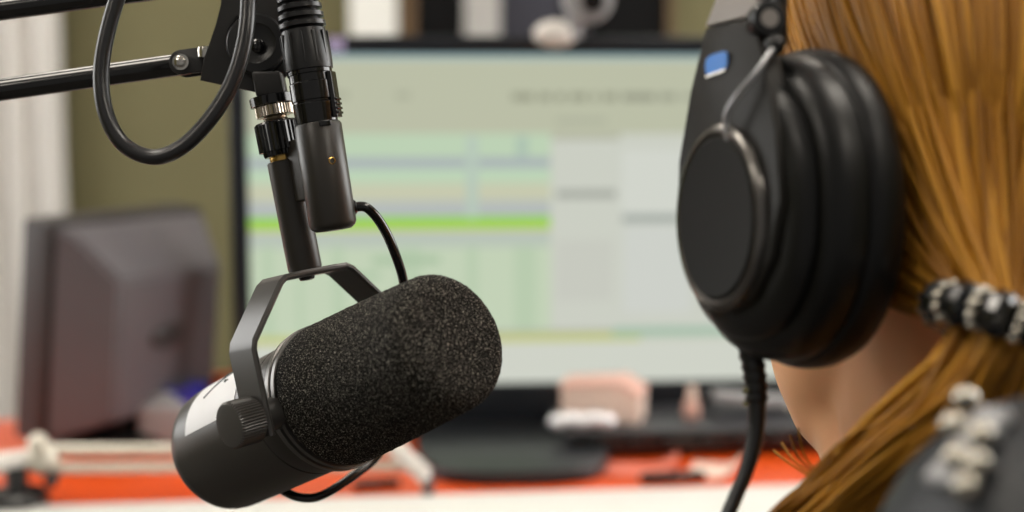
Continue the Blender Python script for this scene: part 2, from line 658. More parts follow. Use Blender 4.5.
# stand
su = (px2uv(505, 400)[0]) * SW
b = B(); mbox(b, su - 0.062, su + 0.062, DESK + 0.012, tl.z - SH * 0.6, -0.085, -0.052, 0.006); obj('stand_neck', b, M['blk'], mon)
b = B()
sc_ = mc + mr * su + mn * 0.085
pts = []
for i in range(40):
    th = 2 * PI * i / 40
    c_, s_ = math.cos(th), math.sin(th)
    pts.append(sc_ + mr * (0.105 * math.copysign(abs(c_) ** 0.6, c_)) + mn * (0.150 * math.copysign(abs(s_) ** 0.6, s_)) + Z * (DESK + 0.0))
prism(b, pts, Z * 0.016, 0.003)
obj('stand_base', b, M['base'], mon)
b = B(); mbox(b, su - .062, su + .062, DESK + .012, tl.z - SH - bb + .01, -0.055, -0.008, 0.006); obj('neck_cover', b, M['blk'], mon)
# little lilac spot on the top left of the bezel
lu = px2uv(336, 45)[0] * SW
b = B(); mbox(b, lu - .010, lu + .010, tl.z + 0.002, tl.z + 0.019, 0.008, 0.009); o = obj('spot', b, M['lilac'], mon); o['label'] = 'small pale lilac spot'

# webcam clipped on the top edge of the monitor
wu = px2uv(580, 40)[0] * SW
wc = mc + mr * wu + Z * (zt - 0.014) + mn * 0.012
cam_t = thing('webcam', wc, 'blurred grey webcam with a round pale foot clipped on top of the big monitor', 'webcam')
b = B(); ball(b, wc + Z * 0.016 - mr * 0.030, (0.025, 0.016, 0.016), (mr, mn, Z)); obj('clip_foot', b, M['paleg'], cam_t)
b = B(); tube(b, smooth_path([wc + Z * 0.012 - mr * 0.012, wc + Z * 0.03 - mr * 0.008, wc + Z * 0.05 + mr * 0.004]), 0.011); obj('neck', b, M['grey'], cam_t)
b = B(); lathe(b, wc + Z * 0.056 + mr * 0.006 - mn * 0.02, mn, [(0, 0.018), (0.006, 0.027), (0.034, 0.029), (0.042, 0.025), (0.044, 0.014)], 32); obj('camera_body', b, M['grey'], cam_t)
b = B(); lathe(b, wc + Z * 0.052 + mr * 0.010 + mn * 0.0235, mn, [(0, 0.013), (0.003, 0.013), (0.004, 0.009)], 24); obj('lens', b, M['lens'], cam_t)
b = B(); mbox(b, wu - .012, wu + .012, zt - 0.0, zt + 0.012, -0.022, 0.0, 0.003); obj('clip', b, M['dgrey'], cam_t)

# ------------------------------------------------------------------ old monitor seen from behind
phi = math.radians(62)
oa = Vector((math.cos(phi), math.sin(phi), 0))      # along the case, near end to far end
on0 = Vector((math.sin(phi), -math.cos(phi), 0))     # back normal
lean = math.radians(6)
ou = (Z * math.cos(lean) + on0 * math.sin(lean)).normalized()
on_ = (on0 * math.cos(lean) - Z * math.sin(lean)).normalized()
oc = P(42, 445, 1.58)                                 # near lower corner of the case, back side of frame
OW, OH = 0.25, 0.25
olab = thing('monitor', oc + oa * OW / 2 - on0 * 0.02, 'dark grey old monitor turned away at the left, its bulging back towards us', 'monitor')
olab.location.z = DESK


def OM(a, h, n_):
    return oc + oa * a + ou * h + on_ * n_


b = B(); box(b, OM(OW / 2, OH / 2, -0.022), oa, ou, on_, OW, OH, 0.044, 0.006); obj('front_frame', b, M['oldmond'], olab)
b = B()
r0 = [OM(0.004, 0.006, 0.0), OM(OW - .004, 0.006, 0), OM(OW - .004, OH - .004, 0), OM(0.004, OH - .004, 0)]
r1 = [OM(0.018, 0.010, 0.02), OM(OW - .018, 0.010, 0.02), OM(OW - .018, OH - .014, 0.02), OM(0.018, OH - .014, 0.02)]
r2 = [OM(0.045, 0.032, 0.062), OM(OW - .035, 0.032, 0.062), OM(OW - .035, OH - .060, 0.062), OM(0.045, OH - .060, 0.062)]
loft(b, [r0, r1, r2])
bmesh.ops.bevel(b, geom=list(b.edges), offset=0.004, segments=2, affect='EDGES')
obj('back_case', b, M['oldmon'], olab)
b = B(); lathe(b, OM(OW * .5, OH * .47, 0.062), on_, [(0, 0.028), (0.002, 0.028), (0.003, 0.026)], 32, hint=ou, sx=0.55, sy=1.0)
bd = obj('badge', b, M['badge'], olab)
b = B()
for k in range(4):
    box(b, OM(OW * .5 - .015 + .010 * k, OH * .47, 0.0655), oa, ou, on_, 0.005, 0.012, 0.001)
obj('badge_lettering', b, M['dgrey'], bd)
b = B(); box(b, oc + oa * OW * .5 + on0 * 0.02 + Z * (DESK + 0.045 - oc.z), oa, on0, Z, 0.09, 0.04, 0.09, 0.006); obj('stand_neck', b, M['blk'], olab)
b = B(); lathe(b, Vector((0, 0, 0)) + (oc + oa * OW * .5 + on0 * 0.0) * 1 + Z * (DESK - oc.z), Z, [(0, 0.085), (0.008, 0.085), (0.016, 0.07)], 40); obj('stand_base', b, M['blk'], olab)
b = B(); box(b, OM(OW / 2, OH / 2, -0.045), oa, ou, on_, OW - .03, OH - .03, 0.002); obj('screen', b, M['lens'], olab)

# ------------------------------------------------------------------ small things on the desk
# pale double-rod scissor arm lying low over the desk, left
J = P(42, 458, 1.40)
arm2 = thing('scissor_arm', Vector((J.x, J.y, DESK)), 'pale metal scissor arm of two parallel rods lying low over the left of the desk', 'arm')
b = B(); tube(b, [P(44, 450, 1.40), P(408, 448, 1.44)], 0.0056, 12); obj('rod', b, M['steel'], arm2)
b = B(); tube(b, [P(48, 468, 1.40), P(408, 466, 1.44)], 0.0060, 12); obj('rod', b, M['steel'], arm2)
b = B(); ball(b, J, (0.017, 0.015, 0.017)); ball(b, P(38, 443, 1.39), (0.010, 0.010, 0.010)); obj('joint', b, M['steel'], arm2)
b = B(); tube(b, [P(30, 460, 1.40), P(-60, 470, 1.36)], 0.011, 12); obj('short_tube', b, M['paleg'], arm2)
b = B()
q = P(16, 466, 1.39)
tube(b, [q, Vector((q.x, q.y, DESK + 0.01))], 0.011, 14)
lathe(b, Vector((q.x, q.y, DESK + 0.0)), Z, [(0, 0.030), (0.012, 0.030), (0.016, 0.022)], 24)
obj('clamp', b, M['blk'], arm2)
b = B()
q = P(52, 470, 1.395)
lathe(b, Vector((q.x, q.y, q.z - 0.008)), Vector((0.2, -1, 0)), [(-0.012, 0.007), (0.012, 0.007), (0.014, 0.005)], 20)
obj('thumbscrew', b, M['blk'], arm2)
b = B(); q0, q1 = P(392, 446, 1.435), P(428, 478, 1.42); strip(b, [q0, (q0 + q1) / 2, q1], Z, 0.022, 0.012); obj('end_bracket', b, M['paleg'], arm2)
b = B(); q = P(428, 478, 1.42); tube(b, [q, Vector((q.x, q.y, DESK))], 0.006, 10); obj('foot', b, M['dgrey'], arm2)

# blue-and-white things under the old monitor
q = onz(166, 440)
b = B(); box(b, q + Z * 0.024, X, Y, Z, 0.055, 0.05, 0.048, 0.008)
lathe(b, q + Z * 0.048, Z, [(0, 0.016), (0.006, 0.016), (0.008, 0.012)], 20)
tag(obj('ink_bottle', b, M['grey']), 'small grey squat bottle on the desk below the old monitor', 'bottle')
q = onz(188, 436)
mug = thing('mug', q, 'blue mug standing right of the squat grey bottle, half behind the microphone', 'mug')
b = B(); lathe(b, q, Z, [(0, 0.020), (0.003, 0.024), (0.060, 0.026), (0.062, 0.024), (0.058, 0.022), (0.006, 0.020)], 28); obj('cup', b, M['navy'], mug)
b = B(); tube(b, smooth_path([q + V(.024, 0, .05), q + V(.044, 0, .046), q + V(.046, 0, .02), q + V(.023, 0, .012)]), 0.004, 8); obj('handle', b, M['navy'], mug)

# low black equipment box, right, with things on it
ka, kb = onz(566, 462), onz(840, 454)
kd = (kb - ka).normalized()
kn = Vector((-kd.y, kd.x, 0))
KL = (kb - ka).length
kc = (ka + kb) / 2 + kn * 0.07
amp = thing('equipment_case', kc, 'long flat dark equipment case on the orange desk right of the monitor foot', 'case')
b = B(); box(b, kc + Z * 0.020, kd, kn, Z, KL, 0.13, 0.024, 0.003); obj('case_body', b, M['dgrey'], amp)
b = B(); box(b, kc + Z * 0.020 - kn * 0.066, kd, kn, Z, KL - .01, 0.004, 0.020, 0.001); obj('front_panel', b, M['blk'], amp)
for s in (-1, 1):
    for r in (-1, 1):
        b = B(); lathe(b, kc + kd * (s * KL * .44) + kn * (r * .05), Z, [(0, 0.009), (0.008, 0.009)], 16); obj('foot', b, M['blk'], amp)
for k in range(7):
    b = B(); lathe(b, kc + kd * (-KL * .4 + k * KL * .13) - kn * 0.068 + Z * 0.020, -kn, [(0, 0.006), (0.008, 0.0055), (0.009, 0.004)], 16); obj('knob', b, M['blkgloss'], amp)
KT = DESK + 0.032


def onk(px, back=0.0):
    """a point on the case top under photo column px"""
    lo = None
    for i in range(400):
        q = ka + kd * (KL * i / 399) + kn * (0.03 + back)
        e = abs(512 + FPX * q.x / ((Vector((q.x, q.y, KT)) - EYE).dot(FW)) - px)
        if lo is None or e < lo[0]:
            lo = (e, Vector((q.x, q.y, KT)))
    return lo[1]


q = onk(604, 0.045)
pile = thing('card_box', q, 'small cream card box with a slanted pink lid on the dark equipment case', 'box')
ang = Vector((0.97, -0.22, 0)).normalized(); an = Vector((0.22, 0.97, 0)).normalized()
b = B()
pts = [q + ang * -0.045, q + ang * 0.045, q + ang * 0.045 + Z * 0.030, q + ang * 0.022 + Z * 0.043, q + ang * -0.045 + Z * 0.037]
pts = [p - an * 0.03 for p in pts]
prism(b, pts, an * 0.06, 0.002); obj('box_body', b, M['cream'], pile)
b = B()
pts = [q + ang * -0.047 + Z * 0.0375, q + ang * 0.022 + Z * 0.0435, q + ang * 0.046 + Z * 0.030, q + ang * 0.047 + Z * 0.032, q + ang * 0.023 + Z * 0.0460, q + ang * -0.047 + Z * 0.040]
pts = [p - an * 0.032 for p in pts]
prism(b, pts, an * 0.064, 0.0); obj('lid', b, M['pinkcard'], pile)
q = onk(582, -0.012)
b = B()
for k in range(5):
    ball(b, q + kd * (-0.026 + 0.013 * k) + Z * (0.009 + 0.002 * (k % 2)), (0.012, 0.011, 0.009))
tag(remeshed('plastic_packet', b, 0.002, M['clear'], None, 2), 'shiny white crinkled plastic packet in front of the cream card box', 'packet')
q = onk(692, 0.03)
bt = thing('nail_polish', q, 'tiny pale pink bottle standing on the dark equipment case', 'bottle')
b = B(); lathe(b, q, Z, [(0, 0.008), (0.002, 0.010), (0.016, 0.010), (0.020, 0.006)], 20); obj('bottle', b, M['pinkcard'], bt)
b = B(); lathe(b, q + Z * 0.020, Z, [(0, 0.0065), (0.016, 0.005), (0.017, 0.003)], 16); obj('cap', b, M['cream'], bt)
q = onk(752, 0.03)
st = thing('stapler', q, 'grey stapler lying on the equipment case left of the hanging headphone lead', 'stapler')
sa = Vector((0.98, 0.2, 0)).normalized(); sn = Vector((-0.2, 0.98, 0))
b = B(); box(b, q + Z * 0.004, sa, sn, Z, 0.10, 0.03, 0.008, 0.002); obj('base', b, M['dgrey'], st)
b = B(); box(b, q + Z * 0.020, (sa + Z * -0.12), sn, (Z + sa * 0.12), 0.095, 0.024, 0.013, 0.004)
obj('top_arm', b, M['grey'], st)
b = B(); lathe(b, q + sa * 0.042 + Z * 0.0105 - sn * 0.013, sn, [(0, 0.006), (0.026, 0.006)], 16); obj('hinge', b, M['chrome'], st)

# papers on the orange desk in front of the case
for (px, py, mm, w, h, lab) in ((640, 471, 'red', 0.08, 0.05, 'pale red slip of paper lying on the desk right of the monitor foot'),
                                (716, 472, 'cream', 0.055, 0.06, 'small pale pink slip of paper lying on the desk below the tiny bottle')):
    q = onz(px, py)
    b = B()
    rr = random.uniform(-.4, .4)
    a1 = Vector((math.cos(rr), math.sin(rr), 0)); a2 = Vector((-math.sin(rr), math.cos(rr), 0))
    rings = []
    for i in range(9):
        t = i / 8 - 0.5
        zc = 0.0012 + 0.012 * max(0, t - 0.1) ** 2 * 8
        rings.append([q + a1 * (t * w) + a2 * (-h / 2) + Z * zc, q + a1 * (t * w) + a2 * (h / 2) + Z * zc, q + a1 * (t * w) + a2 * (h / 2) + Z * (zc + .0006), q + a1 * (t * w) - a2 * (h / 2) + Z * (zc + .0006)])
    loft(b, rings)
    tag(obj('paper_slip', b, M[mm]), lab, 'paper')
# a black marker and pen in front of the monitor foot
for (p0, p1, r, nm, mm, lab) in ((onz(640, 484), onz(705, 481), 0.006, 'marker_pen', 'blk', 'black marker pen lying on the desk right of the monitor foot'),
                                 (onz(352, 490), onz(400, 487), 0.005, 'ballpoint_pen', 'dgrey', 'dark grey pen lying left of the monitor foot behind the microphone')):
    a = (p1 - p0).normalized()
    p0 = p0 + Z * r
    L = (p1 - p0).length
    t = thing(nm, p0 - Z * r, lab, 'pen')
    b = B(); lathe(b, p0, a, [(0, r * .6), (0.004, r), (L * .6, r)], 16); obj('barrel', b, M[mm], t)
    b = B(); lathe(b, p0, a, [(L * .6, r * .98), (L - .003, r * .9), (L, r * .6)], 16); obj('cap', b, M['blkgloss'], t)

# ------------------------------------------------------------------ microphone
MC = P(332, 397, 0.70)
al = math.radians(43)
d = V(math.cos(al) * 0.885, -math.sin(al), math.cos(al) * 0.465).normalized()
s = V(-0.21, 0.0, 0.978).normalized()
p = d.cross(s).normalized()
w_ = s.cross(p).normalized()
if w_.dot(d) < 0:
    w_ = -w_
tt = p.cross(d).normalized()
if tt.z < 0:
    tt = -tt
mic = thing('microphone', MC, 'large dark broadcast microphone with a black foam windscreen hanging in its yoke', 'microphone')
b = B()
lathe(b, MC, d, [(-0.1085, 0.018), (-0.1080, 0.026), (-0.1055, 0.0310), (-0.101, 0.0333), (-0.096, 0.0339), (-0.02, 0.0338), (-0.0195, 0.0333), (-0.0185, 0.0333), (-0.018, 0.0338), (-0.004, 0.0338), (-0.002, 0.0325), (0.004, 0.0325)], 96, hint=s)
obj('housing', b, M['mic'], mic)
b = B(); lathe(b, MC, d, [(-0.0035, 0.0335), (-0.003, 0.0366), (0.0005, 0.0369), (0.001, 0.0352), (0.002, 0.0352), (0.0025, 0.0366), (0.005, 0.0366), (0.0055, 0.034)], 96, hint=s)
o = obj('front_ring', b, M['rim'], mic); o['label'] = 'shiny dark metal ring'
# foam windscreen: a tapered round-nosed sleeve with a rough open-cell skin
b = B()
prof = [(0.0045, 0.0335), (0.006, 0.0355)]
for i in range(1, 46):
    t = i / 45
    prof.append((0.006 + 0.0825 * t, 0.0360 - 0.0038 * t ** 1.25))
for i in range(1, 18):
    a = (PI / 2) * i / 17
    prof.append((0.0885 + 0.0095 * math.sin(a), 0.0322 - 0.0095 * (1 - math.cos(a))))
for i in range(1, 14):
    r = 0.0227 * (1 - i / 13)
    prof.append((0.098 + 0.0006 * (1 - (r / 0.0227) ** 2), max(r, 0.0002)))
lathe(b, MC, d, prof, 230, hint=s)
b.normal_update()
for v in b.verts:
    q = (v.co - MC)
    k = noise.noise(q * 900) * 0.0004 + noise.noise(q * 420 + Vector((3, 1, 7))) * 0.0002
    if q.dot(d) > 0.008:
        v.co += v.normal * k
obj('foam_windscreen', b, M['foam'], mic, ang=180)
# yoke: a bent flat bar
prof = [(0.0455, -0.009), (0.0455, 0.032), (0.0440, 0.036), (0.0225, 0.0600), (0.0190, 0.0620), (0.010, 0.0622), (-0.010, 0.0622), (-0.0190, 0.0620), (-0.0225, 0.0600), (-0.0440, 0.036), (-0.0455, 0.032), (-0.0455, -0.009)]
b = B(); strip(b, [MC + p * u + s * v for (u, v) in prof], w_, 0.0205, 0.0032)
obj('yoke', b, M['mic2'], mic)
for sg in (1, -1):
    b = B()
    kw = [(0.0475, 0.0080), (0.048, 0.0112), (0.0605, 0.0112), (0.0615, 0.0104), (0.0618, 0.008)]
    lathe(b, MC, p * sg, kw, 96, hint=s, knurl=0.0006)
    obj('tilt_knob', b, M['mic2'], mic, ang=25)
    b = B(); lathe(b, MC, p * sg, [(0.030, 0.008), (0.0475, 0.008)], 24, hint=s); obj('pivot_boss', b, M['mic2'], mic)
# tape label on the housing
R = 0.0341


def BS(L, th, r=R):
    return MC + d * L + (p * math.cos(th) + tt * math.sin(th)) * r


def patch(bm, L0, L1, t0, t1, r0, r1, nt=24, nl=8):
    for rr in (r0, r1):
        pass
    rings = []
    for i in range(nl + 1):
        L = L0 + (L1 - L0) * i / nl
        o_ = [BS(L, t0 + (t1 - t0) * k / nt, r1) for k in range(nt + 1)]
        i_ = [BS(L, t0 + (t1 - t0) * k / nt, r0) for k in range(nt, -1, -1)]
        rings.append(o_ + i_)
    loft(bm, rings)
    return bm


b = B(); patch(b, -0.085, -0.036, math.radians(18), math.radians(100), R - 0.0004, R)
lab = obj('tape_label', b, M['tape'], mic); lab['label'] = 'white paper tape with a marker scribble'
b = B()
for stroke in ([(-0.072, 48), (-0.064, 62), (-0.056, 74)], [(-0.056, 74), (-0.066, 76), (-0.0655, 72)], [(-0.053, 58), (-0.0555, 57), (-0.0565, 60)]):
    tube(b, smooth_path([BS(L, math.radians(t), R + 0.00005) for (L, t) in stroke], 5), 0.0006, 6)
obj('ink_mark', b, M['ink'], lab)
# stem tube
S0, S1 = P(305, 268, 0.70), P(284, 161, 0.70)
sd = (S1 - S0).normalized()
SL = (S1 - S0).length
b = B(); lathe(b, S0, sd, [(-0.001, 0.0080), (0.000, 0.0084), (SL - .0006, 0.0084), (SL, 0.0078)], 48); obj('stem', b, M['mic'], mic)
b = B(); lathe(b, S0, sd, [(-0.0062, 0.002), (-0.0058, 0.0036), (-0.004, 0.0042), (-0.001, 0.0042)], 24); obj('stem_screw', b, M['blk'], mic)
b = B(); lathe(b, S1, sd, [(0, 0.0066), (0.0016, 0.0068), (0.0032, 0.0066)], 32); o = obj('thread_insert', b, M['brass'], mic); o['label'] = 'thin brass thread showing'
b = B()
lathe(b, S1, sd, [(0.0026, 0.0088), (0.0038, 0.0093), (0.0050, 0.0093), (0.0052, 0.0112), (0.0185, 0.0112), (0.0195, 0.0103), (0.0200, 0.008)], 60, knurl=0.0005)
obj('lock_nut', b, M['blkgloss'], mic, ang=25)
# connector housing beside the stem
H1, H0 = P(317.5, 124, 0.680), P(333.5, 228, 0.680)
hd = (H1 - H0).normalized()
HL = (H1 - H0).length
b = B()
lathe(b, H0, hd, [(-0.0012, 0.0060), (-0.0010, 0.0085), (0.0003, 0.0104), (0.0022, 0.0114), (HL - .0012, 0.0114), (HL, 0.0107), (HL + .0001, 0.0085), (HL - .002, 0.0082)], 64)
obj('connector_housing', b, M['mic'], mic)
b = B(); hm = (H0 + H1) / 2; sm = S0 + sd * ((hm - S0).dot(sd)); box(b, (hm + sm) / 2 + hd * 0.006, (hm - sm).normalized(), hd.cross(hm - sm), hd, (hm - sm).length - 0.010, 0.007, 0.030, 0.001); obj('housing_bracket', b, M['mic'], mic)
side = V(0.42, -0.9, 0).normalized()
side = (side - hd * side.dot(hd)).normalized()
hs = P(335, 162, 0.68)
ax_ = H0 + hd * ((hs - H0).dot(hd))
side = V(0.47, -0.88, 0); side = (side - hd * side.dot(hd)).normalized()
b = B(); lathe(b, ax_ + side * 0.0108, side, [(0, 0.0018), (0.0009, 0.0018), (0.0010, 0.0012), (0.0004, 0.0010)], 20); o = obj('set_screw', b, M['brass'], mic); o['label'] = 'tiny brass set screw'
b = B(); side2 = V(0.42, -0.9, 0); side2 = (side2 - hd * side2.dot(hd)).normalized(); box(b, H1 + side2 * 0.0108 - hd * 0.0012, side2.cross(hd), hd, side2, 0.0055, 0.0026, 0.0024, 0.0003); obj('latch_slot', b, M['blkgloss'], mic)
# thin lead from the housing round the back of the body
gd = V(0.95, 0.3, 0); gd = (gd - hd * gd.dot(hd)).normalized()
g0 = H0 + hd * 0.0085 + gd * 0.0105
b = B(); lathe(b, g0, gd, [(-0.001, 0.0036), (0.0012, 0.0036), (0.0022, 0.0026)], 20); obj('grommet', b, M['blk'], mic)
lead = smooth_path([g0, P(367, 208, .684), P(383, 227, .69), P(396, 256, .70), P(404, 285, .715), P(408, 330, .745), P(405, 400, .775), P(380, 452, .77), P(350, 478, .755), P(320, 496, .745), P(298, 497, .745), P(280, 488, .75), MC - d * 0.06 - tt * 0.030], 10)
b = B(); tube(b, lead, 0.0024, 14); o = obj('short_lead', b, M['blkgloss'], mic); o['label'] = 'thin glossy black lead'

# ------------------------------------------------------------------ microphone cable with its plug
cab = thing('microphone_cable', H1, 'thick black cable looping at the left, its ribbed plug pushed into the microphone', 'cable')
ca = hd
def HC(t):
    return H1 + ca * t
b = B()
lathe(b, H1, ca, [(0.0000, 0.0080), (0.0004, 0.0100), (0.0095, 0.0105), (0.0100, 0.0101), (0.0108, 0.0101), (0.0112, 0.0106), (0.0195, 0.0106), (0.0200, 0.0102), (0.0235, 0.0102), (0.0238, 0.0108), (0.0260, 0.0108)], 56)
obj('plug_sleeve', b, M['blkgloss'], cab)
b = B()
lathe(b, H1, ca, [(0.0255, 0.0108), (0.0258, 0.0114), (0.0300, 0.0117), (0.0375, 0.0113), (0.0450, 0.0106), (0.0462, 0.0094)], 56)
for i in range(12):
    th = 2 * PI * i / 12
    _, fx, fy = frame(ca)
    rd = fx * math.cos(th) + fy * math.sin(th)
    box(b, HC(0.036) + rd * 0.0111, rd, ca.cross(rd), ca, 0.0012, 0.0012, 0.015, 0.0003)
obj('plug_collar', b, M['blk'], cab)
b = B()
prof = []
for k in range(7):
    t0 = 0.0460 + k * 0.0042
    r = 0.0112 - k * 0.0003
    prof += [(t0, r - 0.002), (t0 + 0.0006, r), (t0 + 0.0026, r), (t0 + 0.0032, r - 0.002)]
prof += [(0.078, 0.005)]
lathe(b, H1, ca, prof, 40)
obj('strain_relief', b, M['blk'], cab)
b = B()
lt = V(0.96, -0.25, 0); lt = (lt - ca * lt.dot(ca)).normalized(); ln = ca.cross(lt)
box(b, HC(0.0125) + lt * 0.0108, lt, ln, ca, 0.0022, 0.007, 0.022, 0.0004)
for k in range(4):
    box(b, HC(0.0035 + 0.0022 * k) + lt * 0.0122, lt, ln, ca, 0.0012, 0.006, 0.0011, 0.0002)
obj('release_latch', b, M['blkgloss'], cab)
_e = P(-560, 162, 0.719)
pole_x, pole_y = _e.x - 0.02, _e.y
loop = [HC(0.070), HC(0.10), P(282, -80, .68), P(255, -165, .675), P(205, -190, .67), P(158, -120, .665), P(127, -30, .662), P(110, 22, .66), P(101.5, 68, .658), P(105, 110, .656), P(122, 143, .655), P(151, 157, .654), P(179, 149, .653), P(206, 124, .653), P(229, 89, .654), P(243, 48, .656), P(248, 5, .66), P(246, -50, .67), P(232, -110, .69), P(200, -130, .71), P(120, -85, .718), P(20, -40, .718), P(-300, 38, .714), P(-545, 74, .708), Vector((P(-600, 120, .70).x, P(-600, 120, .70).y, P(-600, 150, .70).z)), Vector((pole_x + .016, pole_y - .017, 0.8)), Vector((pole_x + .016, pole_y - .017, 0.3)), Vector((pole_x + .02, pole_y - .035, 0.075)), Vector((pole_x + .03, pole_y - .17, 0.010)), Vector((pole_x - .02, pole_y - .40, 0.0045)), Vector((pole_x - .3, pole_y - .6, 0.0045))]
b = B(); tube(b, smooth_path(loop, 14), 0.0037, 20); obj('cable', b, M['rubber'], cab)

# ------------------------------------------------------------------ boom arm
AD = 0.715
boom = thing('boom_arm', P(-650, 160, AD) * 1.0, 'black twin-tube boom arm reaching in from the left to carry the microphone', 'boom arm')
boom.location.z = 0
px_e = -560
def lowt(x): return P(x, 90 - 0.142 * x, AD + 0.004)
def uppt(x): return P(x, 9.5 - 0.132 * x, AD + 0.004)
b = B(); tube(b, [lowt(px_e), lowt(-200), lowt(190)], 0.0056, 20); obj('tube', b, M['blkgloss'], boom)
b = B(); tube(b, [uppt(px_e), uppt(-200), uppt(205)], 0.0056, 20); obj('tube', b, M['blkgloss'], boom)
# head bracket plates
def BP(x, y, o_=0.0): return P(x, y, AD - 0.010 + o_)
outl = [(222, -60), (222, -20), (221, 5), (217, 25), (210, 42), (204, 57), (200, 80), (228, 86), (256, 92), (276, 86), (290, 72), (296, 50), (296, -60)]
for o_ in (0.0, 0.022):
    b = B(); prism(b, [BP(x, y, o_) for (x, y) in outl], FW * 0.003, 0.0006); obj('head_plate', b, M['blkmatt'], boom)
b = B(); lathe(b, P(258, 45, AD - 0.010), -FW, [(0, 0.0145), (0.0015, 0.0150), (0.005, 0.0150), (0.0065, 0.0140), (0.0068, 0.0100), (0.0062,0.0092)], 48); obj('pivot_disc', b, M['blk'], boom)
b = B(); lathe(b, P(258, 46, AD - 0.0162), -FW, [(0, 0.0036), (0.0016, 0.0034), (0.0026, 0.0022), (0.003, 0.0008)], 20); obj('pivot_bolt', b, M['blkgloss'], boom)
b = B(); lathe(b, P(258, 45, AD + 0.012), -FW, [(-.016, 0.013), (0.022, 0.013)], 32); obj('pivot_barrel', b, M['blkmatt'], boom)
# fork at the end of the lower tube
f0, f1 = lowt(172), lowt(212)
fa = (f1 - f0).normalized()
fb = FW.cross(fa).normalized()
for sg in (-1, 1):
    b = B()
    pts = []
    for i in range(13):
        th = PI / 2 + PI * i / 12
        pts.append(lowt(184) + fa * (0.0062 * math.cos(th)) + fb * (0.0062 * math.sin(th)))
    pts += [lowt(222) - fb * 0.0062, lowt(222) + fb * 0.0062]
    prism(b, [q + FW * (sg * 0.0055 - 0.001) for q in pts], FW * 0.002, 0.0004); obj('fork_plate', b, M['blkmatt'], boom)
b = B(); lathe(b, lowt(184) - FW * 0.0062, -FW, [(0, 0.0043), (0.0015, 0.0041), (0.0016, 0.003), (0.0034, 0.0028), (0.0042, 0.0014)], 6 * 4); o = obj('fork_bolt', b, M['chrome'], boom); o['label'] = 'small chrome bolt'
b = B(); lathe(b, P(206, 52, AD - 0.004), UP, [(-.003, 0.0042), (0.0, 0.0044), (0.0022, 0.004), (0.003, 0.002)], 20); o = obj('lug_bolt', b, M['chrome'], boom); o['label'] = 'small chrome bolt'
# drop block, flange and threaded stud that takes the lock nut
T0 = S1 + sd * 0.0190
b = B(); lathe(b, T0, sd, [(-0.004, 0.0055), (0.0015, 0.0055)], 24); 
for k in range(4):
    lathe(b, T0, sd, [(0.0002 + k * .0011, 0.0056), (0.0007 + k * .0011, 0.0061), (0.0011 + k * .0011, 0.0056)], 24)
o = obj('threaded_stud', b, M['nickel'], boom); o['label'] = 'bright nickel thread'
b = B(); lathe(b, T0, sd, [(0.0035, 0.0088), (0.0037, 0.0092), (0.0085, 0.0092), (0.0088, 0.0086)], 72, knurl=0.0004); o = obj('knurled_ring', b, M['nickel'], boom, ang=20); o['label'] = 'pale knurled nickel ring'
b = B(); lathe(b, T0, sd, [(0.0088, 0.0100), (0.0090, 0.0110), (0.0132, 0.0110), (0.0135, 0.0104)], 48); obj('flange', b, M['blkgloss'], boom)
TB = T0 + sd * 0.0195
b = B(); box(b, TB + FW * 0.004, RT, FW, sd, 0.0150, 0.012, 0.0135, 0.0022); obj('drop_block', b, M['blkmatt'], boom)
b = B(); prism(b, [P(x, y, AD + .012) for (x, y) in ((232, 10), (285, 10), (282, 84), (228, 80))], FW * -0.010, 0.001); obj('head_filler', b, M['blkmatt'], boom)
# far (out of frame) end: elbow head on a floor pole
el, eu = lowt(px_e), uppt(px_e)
em = (el + eu) / 2
b = B(); prism(b, [el + V(.03, -.008, -.016), eu + V(.03, -.008, .016), eu + V(-.05, -.008, .016), el + V(-.05, -.008, -.016)], FW * 0.003, .0006); obj('elbow_plate', b, M['blkmatt'], boom)
b = B(); prism(b, [el + V(.03, .008, -.016), eu + V(.03, .008, .016), eu + V(-.05, .008, .016), el + V(-.05, .008, -.016)], FW * 0.003, .0006); obj('elbow_plate', b, M['blkmatt'], boom)
pb = Vector((em.x - 0.02, em.y, 0))
boom.location = boom.location
b = B(); tube(b, [Vector((pb.x, pb.y, 0.02)), Vector((pb.x, pb.y, em.z + 0.04))], 0.012, 24); obj('pole', b, M['blkgloss'], boom)
b = B(); lathe(b, Vector((pb.x, pb.y, 0)), Z, [(0, 0.15), (0.012, 0.15), (0.02, 0.14), (0.026, 0.03), (0.06, 0.02)], 56); obj('base', b, M['blkmatt'], boom)

# ------------------------------------------------------------------ person
hf = V(-0.47, 0.88, 0).normalized()
hl = V(-0.88, -0.47, 0).normalized()
hu = UP.copy()
HD = P(939, 205, 0.64)


def HH(f, l, u):
    return HD + hf * f + hl * l + hu * u


per = thing('person', Vector((0.33, 0.60, 0)), 'person seen from behind with long ginger hair tied low and a black jacket, wearing headphones', 'person')
bf = V(-0.94, 0.33, 0); bf.z = 0; bf.normalize()
bl = Vector((bf.y * -1, bf.x, 0)); bl.normalize()     # the person's left
if bl.y > 0:
    bl = -bl
NB = HH(-0.035, 0.0, -0.175)
SHL = P(1064, 580, 0.42)
SHR = NB - (SHL - NB) * 0.95
SHR.z = NB.z - 0.045
HIP = Vector((NB.x + 0.14, NB.y - 0.03, 0.53))
b = B()
sl = [(0.136, 0.010, -0.02, 0.012), (0.128, 0.048, -0.058, 0.044), (0.10, 0.078, -0.085, 0.062), (0.07, 0.088, -0.096, 0.070), (0.03, 0.090, -0.099, 0.073), (0.0, 0.088, -0.096, 0.072), (-0.03, 0.088, -0.086, 0.069), (-0.06, 0.088, -0.06, 0.063), (-0.083, 0.083, -0.03, 0.053), (-0.106, 0.075, 0.0, 0.039), (-0.122, 0.062, 0.02, 0.022)]
rings = []
